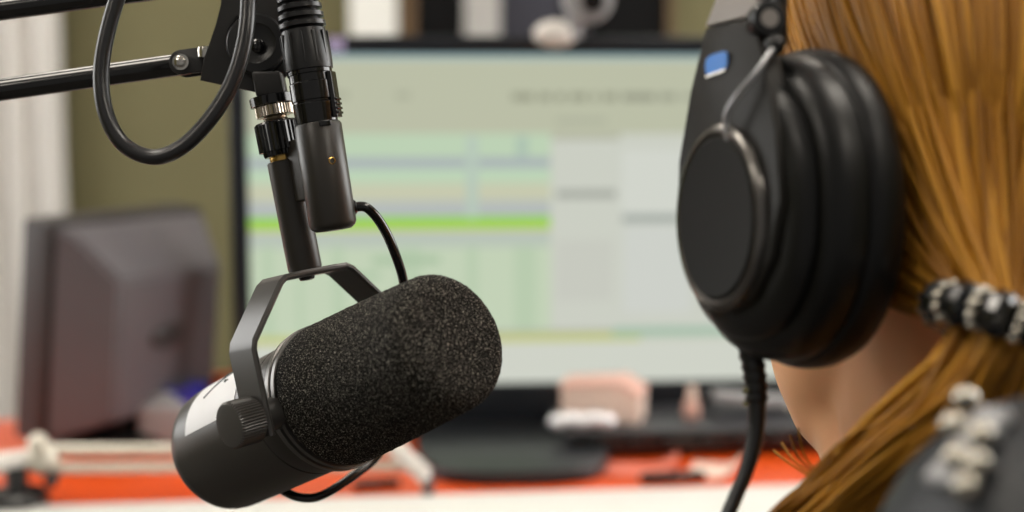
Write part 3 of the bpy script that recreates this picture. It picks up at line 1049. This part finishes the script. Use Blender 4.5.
for (u, f1_, f0_, w) in reversed(sl):
    c_ = (f1_ + f0_) / 2
    h_ = (f1_ - f0_) / 2
    rg = []
    for i in range(36):
        th = 2 * PI * i / 36
        cx, sx = math.cos(th), math.sin(th)
        rg.append(HH(c_ + h_ * cx, w * math.copysign(abs(sx) ** 0.85, sx), u))
    rings.append(rg)
loft(b, rings)
hax = (hf, hl, hu)
ball(b, HH(0.088, 0, -0.012), (0.018, 0.013, 0.016), hax)           # nose tip
capsule(b, HH(0.082, 0, 0.03), 0.008, HH(0.094, 0, -0.008), 0.010)
ball(b, HH(0.080, 0, -0.052), (0.012, 0.022, 0.010), hax)           # mouth
ball(b, HH(0.068, 0, -0.104), (0.016, 0.022, 0.014), hax)           # chin
ball(b, HH(0.074, 0, 0.048), (0.018, 0.058, 0.014), hax)            # brow
for sg in (-1, 1):
    ball(b, HH(0.044, sg * 0.040, -0.020), (0.034, 0.024, 0.030), hax)
    ball(b, HH(0.0750, sg * 0.031, 0.023), (0.0130, 0.017, 0.0125), hax)   # cheek
    ball(b, HH(-0.008, sg * 0.074, -0.002), (0.018, 0.008, 0.031), hax)   # ear
capsule(b, HH(-0.015, 0.0, -0.03), 0.062, NB, 0.058)
capsule(b, HH(0.03, 0.0, -0.075), 0.046, HH(-0.02, 0, -0.15), 0.05)
# trunk, arms, hands, legs in one skin
SPN = (NB + HIP) / 2 + bf * -0.03
capsule(b, NB, 0.06, NB - Z * 0.10 - bf * 0.01, 0.075)
capsule(b, SHL - Z * .01, 0.042, NB - Z * 0.03, 0.055)
capsule(b, SHR, 0.042, NB - Z * 0.03, 0.055)
capsule(b, NB - Z * 0.15 - bf * 0.03 + bl * 0.05, 0.070, SPN + bl * 0.04, 0.074)
capsule(b, NB - Z * 0.15 - bf * 0.03 - bl * 0.05, 0.070, SPN - bl * 0.04, 0.074)
capsule(b, SPN + bl * .03, 0.08, HIP + bl * 0.06, 0.095)
capsule(b, SPN - bl * .03, 0.08, HIP - bl * 0.06, 0.095)
limbs = {}
for nm, sh, sg in (('L', SHL, 1), ('R', SHR, -1)):
    elb = sh + bf * (0.10 if sg > 0 else 0.14) + bl * (sg * 0.02) - Z * 0.25
    hipj = HIP + bl * (sg * 0.085)
    kne = hipj + bf * 0.40 + bl * (sg * 0.05) - Z * 0.04
    ank = Vector((kne.x, kne.y, 0.09)) + bf * 0.03
    wri = kne - bf * 0.12 + Z * 0.125 - bl * (sg * 0.02)
    limbs[nm] = (sh, elb, wri, hipj, kne, ank)
    capsule(b, sh, 0.042, elb, 0.036)
    capsule(b, elb, 0.036, wri, 0.025)
    capsule(b, hipj, 0.082, kne, 0.058)
    capsule(b, kne, 0.055, (kne * 0.6 + ank * 0.4) - bf * 0.01, 0.052)
    capsule(b, (kne * 0.6 + ank * 0.4) - bf * 0.01, 0.052, ank, 0.036)
    capsule(b, ank - Z * 0.035, 0.036, ank - Z * 0.05 + bf * 0.14, 0.028)
    hdv = (bf * 0.95 - Z * 0.30).normalized()
    pal = wri + hdv * 0.055
    hside = bl * sg
    hup = hside.cross(hdv).normalized()
    ball(b, pal, (0.046, 0.040, 0.014), (hdv, hside, hup))
    for k, ln_ in enumerate((0.066, 0.076, 0.072, 0.056)):
        r0_ = pal + hdv * 0.036 + hside * (-0.029 + 0.0195 * k)
        m0_ = r0_ + hdv * (ln_ * 0.5) + Z * 0.004
        capsule(b, r0_, 0.0085, m0_, 0.008, 12)
        capsule(b, m0_, 0.008, m0_ + (hdv - Z * 0.55).normalized() * (ln_ * 0.5), 0.0068, 12)
    th0 = pal - hdv * 0.018 - hside * 0.032
    th1 = th0 + (hdv * 0.6 - hside * 0.75).normalized() * 0.034
    capsule(b, th0, 0.012, th1, 0.0095, 12)
    capsule(b, th1, 0.0095, th1 + (hdv * 0.95 - hside * 0.2).normalized() * 0.030, 0.008, 12)
remeshed('body', b, 0.004, M['skin'], per, 5)
for sg in (-1, 1):
    b = B(); ball(b, HH(0.0795, sg * 0.031, 0.022), (0.010, 0.013, 0.010), hax, 16, 10); e_ = obj('eye', b, M['eye'], per)
    b = B(); ball(b, HH(0.0875, sg * 0.031, 0.022), (0.003, 0.005, 0.005), hax, 12, 8); obj('iris', b, M['lens'], e_)
b = B(); ball(b, HH(0.0885, 0, -0.050), (0.005, 0.020, 0.004), hax, 16, 8); ball(b, HH(0.0880, 0, -0.057), (0.005, 0.017, 0.005), hax, 16, 8); obj('lips', b, M['lip'], per)
# jacket
b = B()
capsule(b, NB - Z * 0.085, 0.098, NB - Z * 0.14, 0.118)
capsule(b, SHL, 0.056, NB - Z * 0.095, 0.082)
capsule(b, SHR, 0.056, NB - Z * 0.095, 0.082)
for sg in (-1, 1):
    capsule(b, NB - Z * 0.17 - bf * 0.02 + bl * .055 * sg, 0.096, SPN + bl * 0.050 * sg, 0.100)
    capsule(b, (SHL if sg > 0 else SHR) - Z * 0.02, 0.052, NB - Z * 0.20 - bf * 0.02 + bl * .05 * sg, 0.085)
    capsule(b, (SHL if sg > 0 else SHR) - Z * .012, 0.046, NB - Z * 0.062 + bl * .03 * sg, 0.042)
    capsule(b, SPN + bl * .045 * sg, 0.100, HIP + bl * 0.07 * sg + Z * 0.05, 0.125)
for nm in 'LR':
    sh, elb, wri, hipj, kne, ank = limbs[nm]
    capsule(b, sh, 0.056, elb, 0.048)
    capsule(b, elb, 0.048, wri - (wri - elb).normalized() * 0.02, 0.034)
jk = remeshed('jacket', b, 0.006, M['jacket'], per, 8)
b = B()
for nm, sg in (('L', 1), ('R', -1)):
    sh, elb, wri, hipj, kne, ank = limbs[nm]
    capsule(b, hipj, 0.094, kne, 0.066)
    capsule(b, kne, 0.064, ank - bf * .0 + Z * 0.0, 0.050)
capsule(b, HIP + bl * .08, 0.112, HIP - bl * .08, 0.112)
remeshed('trousers', b, 0.007, M['denim'], per, 6)
for nm, sg in (('L', 1), ('R', -1)):
    ank = limbs[nm][5]
    b = B()
    a0 = Vector((ank.x, ank.y, 0.0))
    capsule(b, a0 + Z * 0.052 - bf * 0.02, 0.045, a0 + Z * 0.044 + bf * 0.15, 0.040)
    capsule(b, a0 + Z * 0.07, 0.05, a0 + Z * 0.11, 0.048)
    wbox(b, a0.x - .001, a0.x + .001, a0.y - .001, a0.y + .001, 0.002, 0.03)
    remeshed('shoe', b, 0.005, M['blkmatt'], per, 4)

# hair: a cap close to the skull and many locks drawn back to the tie
TIE = P(1012, 330, 0.515)
hair_bm = B()
HCN = HH(-0.006, 0, 0.035)
HR = (0.104, 0.082, 0.108)


def in_hair(vec):
    q = vec - HCN
    return Vector((q.dot(hf) / HR[0], q.dot(hl) / HR[1], q.dot(hu) / HR[2]))


def out(vec, k=1.0):
    e = in_hair(vec)
    L = e.length
    if L < k:
        e = e * (k / max(L, 1e-4))
        return HCN + hf * (e.x * HR[0]) + hl * (e.y * HR[1]) + hu * (e.z * HR[2])
    return vec


def HE(e, k=1.0):
    return HCN + hf * (e.x * HR[0] * k) + hl * (e.y * HR[1] * k) + hu * (e.z * HR[2] * k)


# cap
nu, nv = 64, 36
grid = {}
for i in range(nu):
    for j in range(nv):
        th = 2 * PI * i / nu
        ph = PI * (j + 0.5) / nv
        e = Vector((math.sin(ph) * math.cos(th), math.sin(ph) * math.sin(th), math.cos(ph)))
        grid[i, j] = (e, )
def keep(e):
    if e.x > 0.42 and e.z < 0.62:
        return False
    if e.z < -0.62 and e.x > -0.35:
        return False
    if e.z < -0.25 and e.x > 0.18:
        return False
    return e.z > -0.97
vv = {}
for (i, j), (e,) in grid.items():
    vv[i, j] = hair_bm.verts.new(HE(e, 0.985))
for i in range(nu):
    for j in range(nv - 1):
        k = (i + 1) % nu
        if all(keep(grid[a][0]) for a in ((i, j), (k, j), (k, j + 1), (i, j + 1))):
            hair_bm.faces.new((vv[i, j], vv[k, j], vv[k, j + 1], vv[i, j + 1]))
hair_bm.faces.new([vv[i, 0] for i in range(nu)])
for v in list(hair_bm.verts):
    if not v.link_faces:
        hair_bm.verts.remove(v)

pony = smooth_path([TIE, P(994, 372, 0.515), P(962, 416, 0.522), P(918, 456, 0.535), P(868, 498, 0.552), P(815, 545, 0.57), P(775, 610, 0.59), P(755, 700, 0.60)], 6)
tax = (pony[2] - pony[0]).normalized()
_, tx, ty = frame(tax, RT)


def lock(root_e, rad, seed, tail=1.0, segs=11):
    rnd = random.Random(seed)
    k0 = rnd.uniform(1.0, 1.035)
    a = HE(root_e, k0)
    th = rnd.uniform(0, 2 * PI)
    rr = math.sqrt(rnd.random())
    # keep the neighbourhood order a little: locks from the left stay on the left of the tie
    off = (hl * (root_e.y * 0.55 + rnd.uniform(-.4, .4)) + hu * (root_e.z * 0.35 + rnd.uniform(-.5, .5)) - hf * (rnd.uniform(-.5, .5)))
    off = off - tax * off.dot(tax)
    if off.length > 1:
        off.normalize()
    tgt = TIE + off * 0.0165
    pts = []
    for i in range(segs + 1):
        t = i / segs
        q = a.lerp(tgt, t)
        q += hu * (-0.010 * math.sin(t * PI))
        kk = k0 + 0.02 * math.sin(t * PI)
        if t < 0.9:
            q = out(q, kk)
        pts.append(q)
    n = len(pony)
    wob = (rnd.uniform(-1, 1), rnd.uniform(-1, 1), rnd.uniform(0, 6))
    last = int(n * tail)
    for i in range(2, last, 2):
        t = i / n
        spread = 0.0165 + 0.007 * min(1, t * 2.2)
        t2 = (pony[min(i + 1, n - 1)] - pony[i - 1]).normalized()
        of = off - t2 * off.dot(t2)
        q = pony[i] + of * spread + (tx * wob[0] + ty * wob[1]) * 0.004 * math.sin(t * 9 + wob[2])
        pts.append(q)
    pts = smooth_path(pts, 3)
    tube(hair_bm, pts, lambda t: rad * (0.55 + 0.6 * math.sin(min(1, t * 1.15 + .08) * PI) ** 0.5 if t < .85 else max(0.15, (1 - t) / .15 * 0.8)), 5)


cnt = 0
sd_ = 0
while cnt < 1150:
    sd_ += 1
    rnd = random.Random(sd_ * 13 + 5)
    z = rnd.uniform(-0.55, 1)
    th = rnd.uniform(0, 2 * PI)
    r = math.sqrt(max(0, 1 - z * z))
    e = Vector((r * math.cos(th), r * math.sin(th), z))
    if not keep(e) or e.z < -0.5:
        continue
    if e.y < -0.6 and rnd.random() < .6:
        continue
    lock(e, rnd.uniform(0.0008, 0.0020), sd_, rnd.uniform(0.7, 1.0))
    cnt += 1
# loose wisps beside the jaw
for k in range(4):
    rnd = random.Random(900 + k)
    k_ = k * 7
    base = [P(905, 446 + k_, .555), P(858, 474 + k_ * .6, .57), P(824, 474 + k_ * .4, .585), P(806 - k * 5, 458 + k_ * .3, .595), P(798 - k * 8, 428 + k * 4 + k_ * .5, .60 + k * .004)]
    tube(hair_bm, smooth_path(base, 6), 0.0005, 5)
obj('hair', hair_bm, M['hair'], per, ang=180)

# hair tie: black beads with sparkling spacer rings around the tail
tie_bm = B()
tube(tie_bm, [TIE + (tx * math.cos(2 * PI * i / 32) + ty * math.sin(2 * PI * i / 32)) * 0.0235 for i in range(33)], 0.003, 8)
tie = obj('hair_tie', tie_bm, M['bead'], per)
NBE = 24
for i in range(NBE):
    th = 2 * PI * i / NBE
    rd = tx * math.cos(th) + ty * math.sin(th)
    tg = tax.cross(rd)
    c_ = TIE + rd * 0.0265
    if i % 2:
        b = B()
        for k in range(10):
            a = 2 * PI * k / 10
            ball(b, c_ + (rd * math.cos(a) + tax * math.sin(a)) * 0.0066, (0.0021,) * 3, seg=8, ring=6)
        lathe(b, c_ - tg * 0.0015, tg, [(0, 0.0062), (0.003, 0.0062)], 16)
        o = obj('rhinestone_ring', b, M['stone'], tie)
        o['label'] = 'ring of sparkling clear stones'
    else:
        b = B(); lathe(b, c_, tg, [(-0.0052, 0.003), (-0.0048, 0.0062), (-0.003, 0.0084), (0, 0.0090), (0.003, 0.0084), (0.0048, 0.0062), (0.0052, 0.003)], 10); obj('bead', b, M['bead'], tie, ang=20)

# sparkling ornament on the shoulder of the jacket
orn_bm = B()
oc_ = SHL
cm_ = (EYE - SHL).normalized()
pts_o = []
for (px, py) in ((968, 404), (957, 430), (984, 440), (960, 462), (980, 468), (970, 490)):
    r = ray(px, py).normalized()
    # where this ray meets the shoulder ball
    oc3 = EYE - SHL
    bq = r.dot(oc3)
    cq = oc3.length_squared - 0.0575 ** 2
    dd = bq * bq - cq
    pts_o.append(EYE + r * (-bq - math.sqrt(max(dd, 0))))
mid = sum(pts_o, Vector()) / len(pts_o)
nrm = (mid - SHL).normalized()
box(orn_bm, mid + nrm * 0.0005, nrm, UP.cross(nrm), nrm.cross(UP.cross(nrm)), 0.004, 0.012, 0.030, 0.0015)
orn = obj('shoulder_ornament', orn_bm, M['grey'], per)
for q in pts_o:
    n_ = (q - SHL).normalized()
    b = B(); ball(b, q + n_ * 0.002, (0.0040,) * 3, seg=14, ring=9); obj('rhinestone', b, M['stone'], orn)

# stool the person sits on
stl = thing('stool', Vector((HIP.x, HIP.y, 0)), 'low black padded swivel stool under the seated person', 'stool')
b = B(); lathe(b, Vector((HIP.x, HIP.y, 0.0)), Z, [(0.36, 0.10), (0.362, 0.17), (0.38, 0.19), (0.405, 0.188), (0.415, 0.17), (0.416, 0.1)], 48); obj('seat', b, M['leather'], stl)
b = B(); lathe(b, Vector((HIP.x, HIP.y, 0.0)), Z, [(0.07, 0.03), (0.2, 0.028), (0.2, 0.018), (0.36, 0.018)], 24); obj('column', b, M['chrome'], stl)
for k in range(5):
    a = 2 * PI * k / 5 + .3
    dr = Vector((math.cos(a), math.sin(a), 0))
    b = B(); tube(b, [Vector((HIP.x, HIP.y, 0.085)), Vector((HIP.x, HIP.y, 0.07)) + dr * 0.12, Vector((HIP.x, HIP.y, 0.05)) + dr * 0.24], lambda t: 0.02 - 0.007 * t, 12)
    lg = obj('leg', b, M['blk'], stl)
    b = B(); ball(b, Vector((HIP.x, HIP.y, 0.022)) + dr * 0.235, (0.022, 0.022, 0.022), seg=16, ring=10); obj('caster', b, M['blkmatt'], lg)

# ------------------------------------------------------------------ headphones
hp = thing('headphones', P(718, 213, 0.557), 'black over-ear headphones with a small blue badge worn on ginger hair', 'headphones')
for side_ in (1, -1):
    if side_ > 0:
        O = P(718, 213, 0.557)
        a_, b_ = hl, hf
    else:
        q = P(718, 213, 0.557) - HD
        O = HD + hl * (-q.dot(hl)) + hf * q.dot(hf) + hu * q.dot(hu)
        a_, b_ = -hl, hf

    def C(bb_, uu_, t_=0.0):
        return O + b_ * bb_ + hu * uu_ - a_ * (t_ if t_ < 0 else t_ * 0.84)

    def oval(bm, prof, cu=0.002, cb=-0.004, n=72, pw=0.9):
        rings = []
        for (t, r) in prof:
            rg = []
            for i in range(n):
                th = 2 * PI * i / n
                c_, s_ = math.cos(th), math.sin(th)
                rg.append(C(cb + 0.051 * r * math.copysign(abs(c_) ** pw, c_), cu + 0.0632 * r * math.copysign(abs(s_) ** pw, s_), t))
            rings.append(rg)
        loft(bm, rings)
        return bm
    # shell
    b = B(); oval(b, [(0.005, 0.55), (0.006, 0.70), (0.010, 0.80), (0.0125, 0.82), (0.0130, 0.79), (0.0150, 0.79), (0.0155, 0.84), (0.020, 0.915), (0.027, 0.955), (0.0335, 0.965), (0.0345, 0.94), (0.0365, 0.94), (0.038, 0.90)])
    obj('cup_shell', b, M['hp'], hp)
    b = B()
    # padded ring: goes round outside then back inside to leave the ear opening
    prof = [(0.036, 0.88), (0.0365, 0.955), (0.039, 0.985), (0.044, 1.01), (0.050, 1.01), (0.055, 0.985), (0.0585, 0.93), (0.060, 0.86), (0.0595, 0.78), (0.057, 0.72), (0.050, 0.68), (0.040, 0.66)]
    oval(b, prof); obj('ear_pad', b, M['leather'], hp, ang=60)
    # tapering arm plate
    outl = [(0.0210, 0.076), (0.0240, 0.050), (0.0285, 0.022), (0.0310, 0.004), (0.0305, 0.000), (0.0285, -0.001), (0.0270, -0.014), (0.0200, -0.030), (0.008, -0.0385), (-0.006, -0.0395), (-0.020, -0.033), (-0.031, -0.018), (-0.0365, 0.004), (-0.0330, 0.030), (-0.0240, 0.052), (-0.0110, 0.076)]
    b = B()
    def bow(u): return 0.0045 * max(0, (u - 0.01) / 0.066) ** 2 * 2.0
    prism(b, [C(x_, u_, 0.0015 + bow(u_)) for (x_, u_) in outl], -a_ * 0.009, 0.0018)
    obj('arm', b, M['hpplate'], hp)
    # round cap with a bright rim
    def disc(bm, prof, cu=-0.002, n=64):
        rings = [[C(0.0265 * r * math.cos(2 * PI * i / n) - 0.001, cu + 0.0345 * r * math.sin(2 * PI * i / n), t) for i in range(n)] for (t, r) in prof]
        loft(bm, rings)
    b = B(); disc(b, [(0.003, 1.06), (-0.0004, 1.06), (-0.0016, 1.03), (-0.0024, 0.975), (-0.0016, 0.93), (0.001, 0.92)]); o = obj('cap_rim', b, M['caprim'], hp); o['label'] = 'bright metal rim'
    b = B(); disc(b, [(0.001, 0.925), (-0.0016, 0.92), (-0.0024, 0.89), (-0.0022, 0.80), (-0.0018, 0.4), (-0.0017, 0.02)]); obj('cup_cap', b, M['hpdisc'], hp)
    # blue badge
    b = B()
    pts = []
    for i in range(28):
        th = 2 * PI * i / 28
        c_, s_ = math.cos(th), math.sin(th)
        pts.append(C(0.0075 + 0.0072 * math.copysign(abs(c_) ** .55, c_), 0.060 + 0.0038 * math.copysign(abs(s_) ** .55, s_) - 0.10 * (0.0072 * c_), 0.0015 + bow(0.060) - 0.0006))
    prism(b, pts, a_ * 0.0006, 0.0); o = obj('badge', b, M['blue'], hp); o['label'] = 'small blue badge'
    b = B(); tube(b, [C(0.0142, 0.0552, 0.0008 + bow(.06)), C(0.0012, 0.0566, 0.0008 + bow(.06))], 0.0009, 8); obj('badge_edge', b, M['chrome'], o)
    # grey slider piece above the arm
    b = B(); prism(b, [C(0.0205, 0.0765, 0.010), C(-0.0105, 0.0765, 0.010), C(-0.0080, 0.098, 0.018), C(0.016, 0.098, 0.018)], -a_ * 0.007, 0.0012); obj('slider', b, M['hpgrey'], hp)
    # hinge knob facing back and the joint below it
    hx = (-b_ * 0.92 + a_ * 0.38).normalized()
    hk = (P(770, 18, 0.543) if side_ > 0 else C(-0.0105, 0.0755, 0.018)) - hx * 0.0105
    b = B(); lathe(b, hk, hx, [(0, 0.0062), (0.001, 0.0072), (0.009, 0.0072), (0.0105, 0.0062), (0.0107, 0.0040), (0.0102, 0.0036)], 32); obj('hinge', b, M['blk'], hp)
    b = B(); lathe(b, hk + hx * 0.0102, hx, [(0, 0.0036), (0.0004, 0.0034)], 24); obj('hinge_screw', b, M['hpgrey'], hp)
    b = B(); box(b, C(-0.0120, 0.078, 0.022), b_, hu, a_, 0.010, 0.026, 0.006, 0.0015); obj('hinge_arm', b, M['blk'], hp)
    b = B(); ball(b, C(-0.0225, 0.0635, 0.012), (0.0042,) * 3, seg=16, ring=10); obj('wire_socket', b, M['blk'], hp)
    wire = smooth_path([C(-0.0245, 0.0615, 0.009), C(-0.0225, 0.053, 0.002), C(-0.0150, 0.044, -0.0025), C(-0.0090, 0.037, -0.003), C(-0.0075, 0.028, -0.001)], 6)
    b = B(); tube(b, wire, 0.0011, 10); o = obj('link_wire', b, M['wire'], hp); o['label'] = 'thin pale grey wire'
# headband over the crown
bow_ = []
c0 = P(718, 213, 0.557) - HD
l0 = c0.dot(hl)
f0 = c0.dot(hf)
ub = c0.dot(hu)
for i in range(33):
    th = PI * i / 32
    lx = (l0 - 0.019) * math.cos(th)
    uz = ub + 0.096 + 0.062 * math.sin(th) ** 0.8
    bow_.append(HH(f0 - 0.003 * math.sin(th), lx, uz))
b = B(); strip(b, bow_, hf, 0.030, 0.008); obj('headband', b, M['hpgrey'], hp)
b = B(); strip(b, [HH(0, 0, 0) + (q - HH(0, 0, 0)) * 1.0 - hu * 0.007 for q in bow_[7:26]], hf, 0.028, 0.006); obj('headband_pad', b, M['leather'], hp)
# lead: socket under the left cup, ribbed relief, hanging cable
ld = smooth_path([P(728, 292, .570), P(738, 318, .576), P(748, 340, .578)], 8)
b = B(); tube(b, ld, lambda t: 0.0125 - 0.0073 * t, 24); obj('lead_socket', b, M['hp'], hp)
rl = smooth_path([P(747, 336, .578), P(754, 370, .578), P(757, 402, .578)], 10)
b = B(); tube(b, rl, lambda t: 0.0047 - 0.0004 * t + 0.0006 * (1 if int(t * 20) % 3 == 0 else 0), 20); obj('strain_relief', b, M['blk'], hp, ang=60)
for (px, py) in ((746, 390), (746, 404)):
    b = B(); lathe(b, P(px + .5, py, .5745), V(-0.6, -0.8, 0), [(0, 0.0014), (0.0008, 0.0013), (0.0009, 0.0005)], 12); o = obj('metal_stud', b, M['chrome'], hp); o['label'] = 'tiny metal stud'
cb_ = smooth_path([P(757, 400, .578), P(756, 430, .578), P(748, 466, .576), P(735, 498, .574), P(724, 530, .572), P(716, 600, .572), P(720, 760, .575), P(740, 900, .60)], 10)
b = B(); tube(b, cb_, lambda t: 0.0038 - 0.0008 * min(1, t * 3), 16); obj('lead', b, M['rubber'], hp)

# ------------------------------------------------------------------ view
vs = SC.view_settings
vs.view_transform = 'Standard'
vs.look = 'None'
vs.exposure = 0.16
vs.gamma = 1.0
vs.use_curve_mapping = False
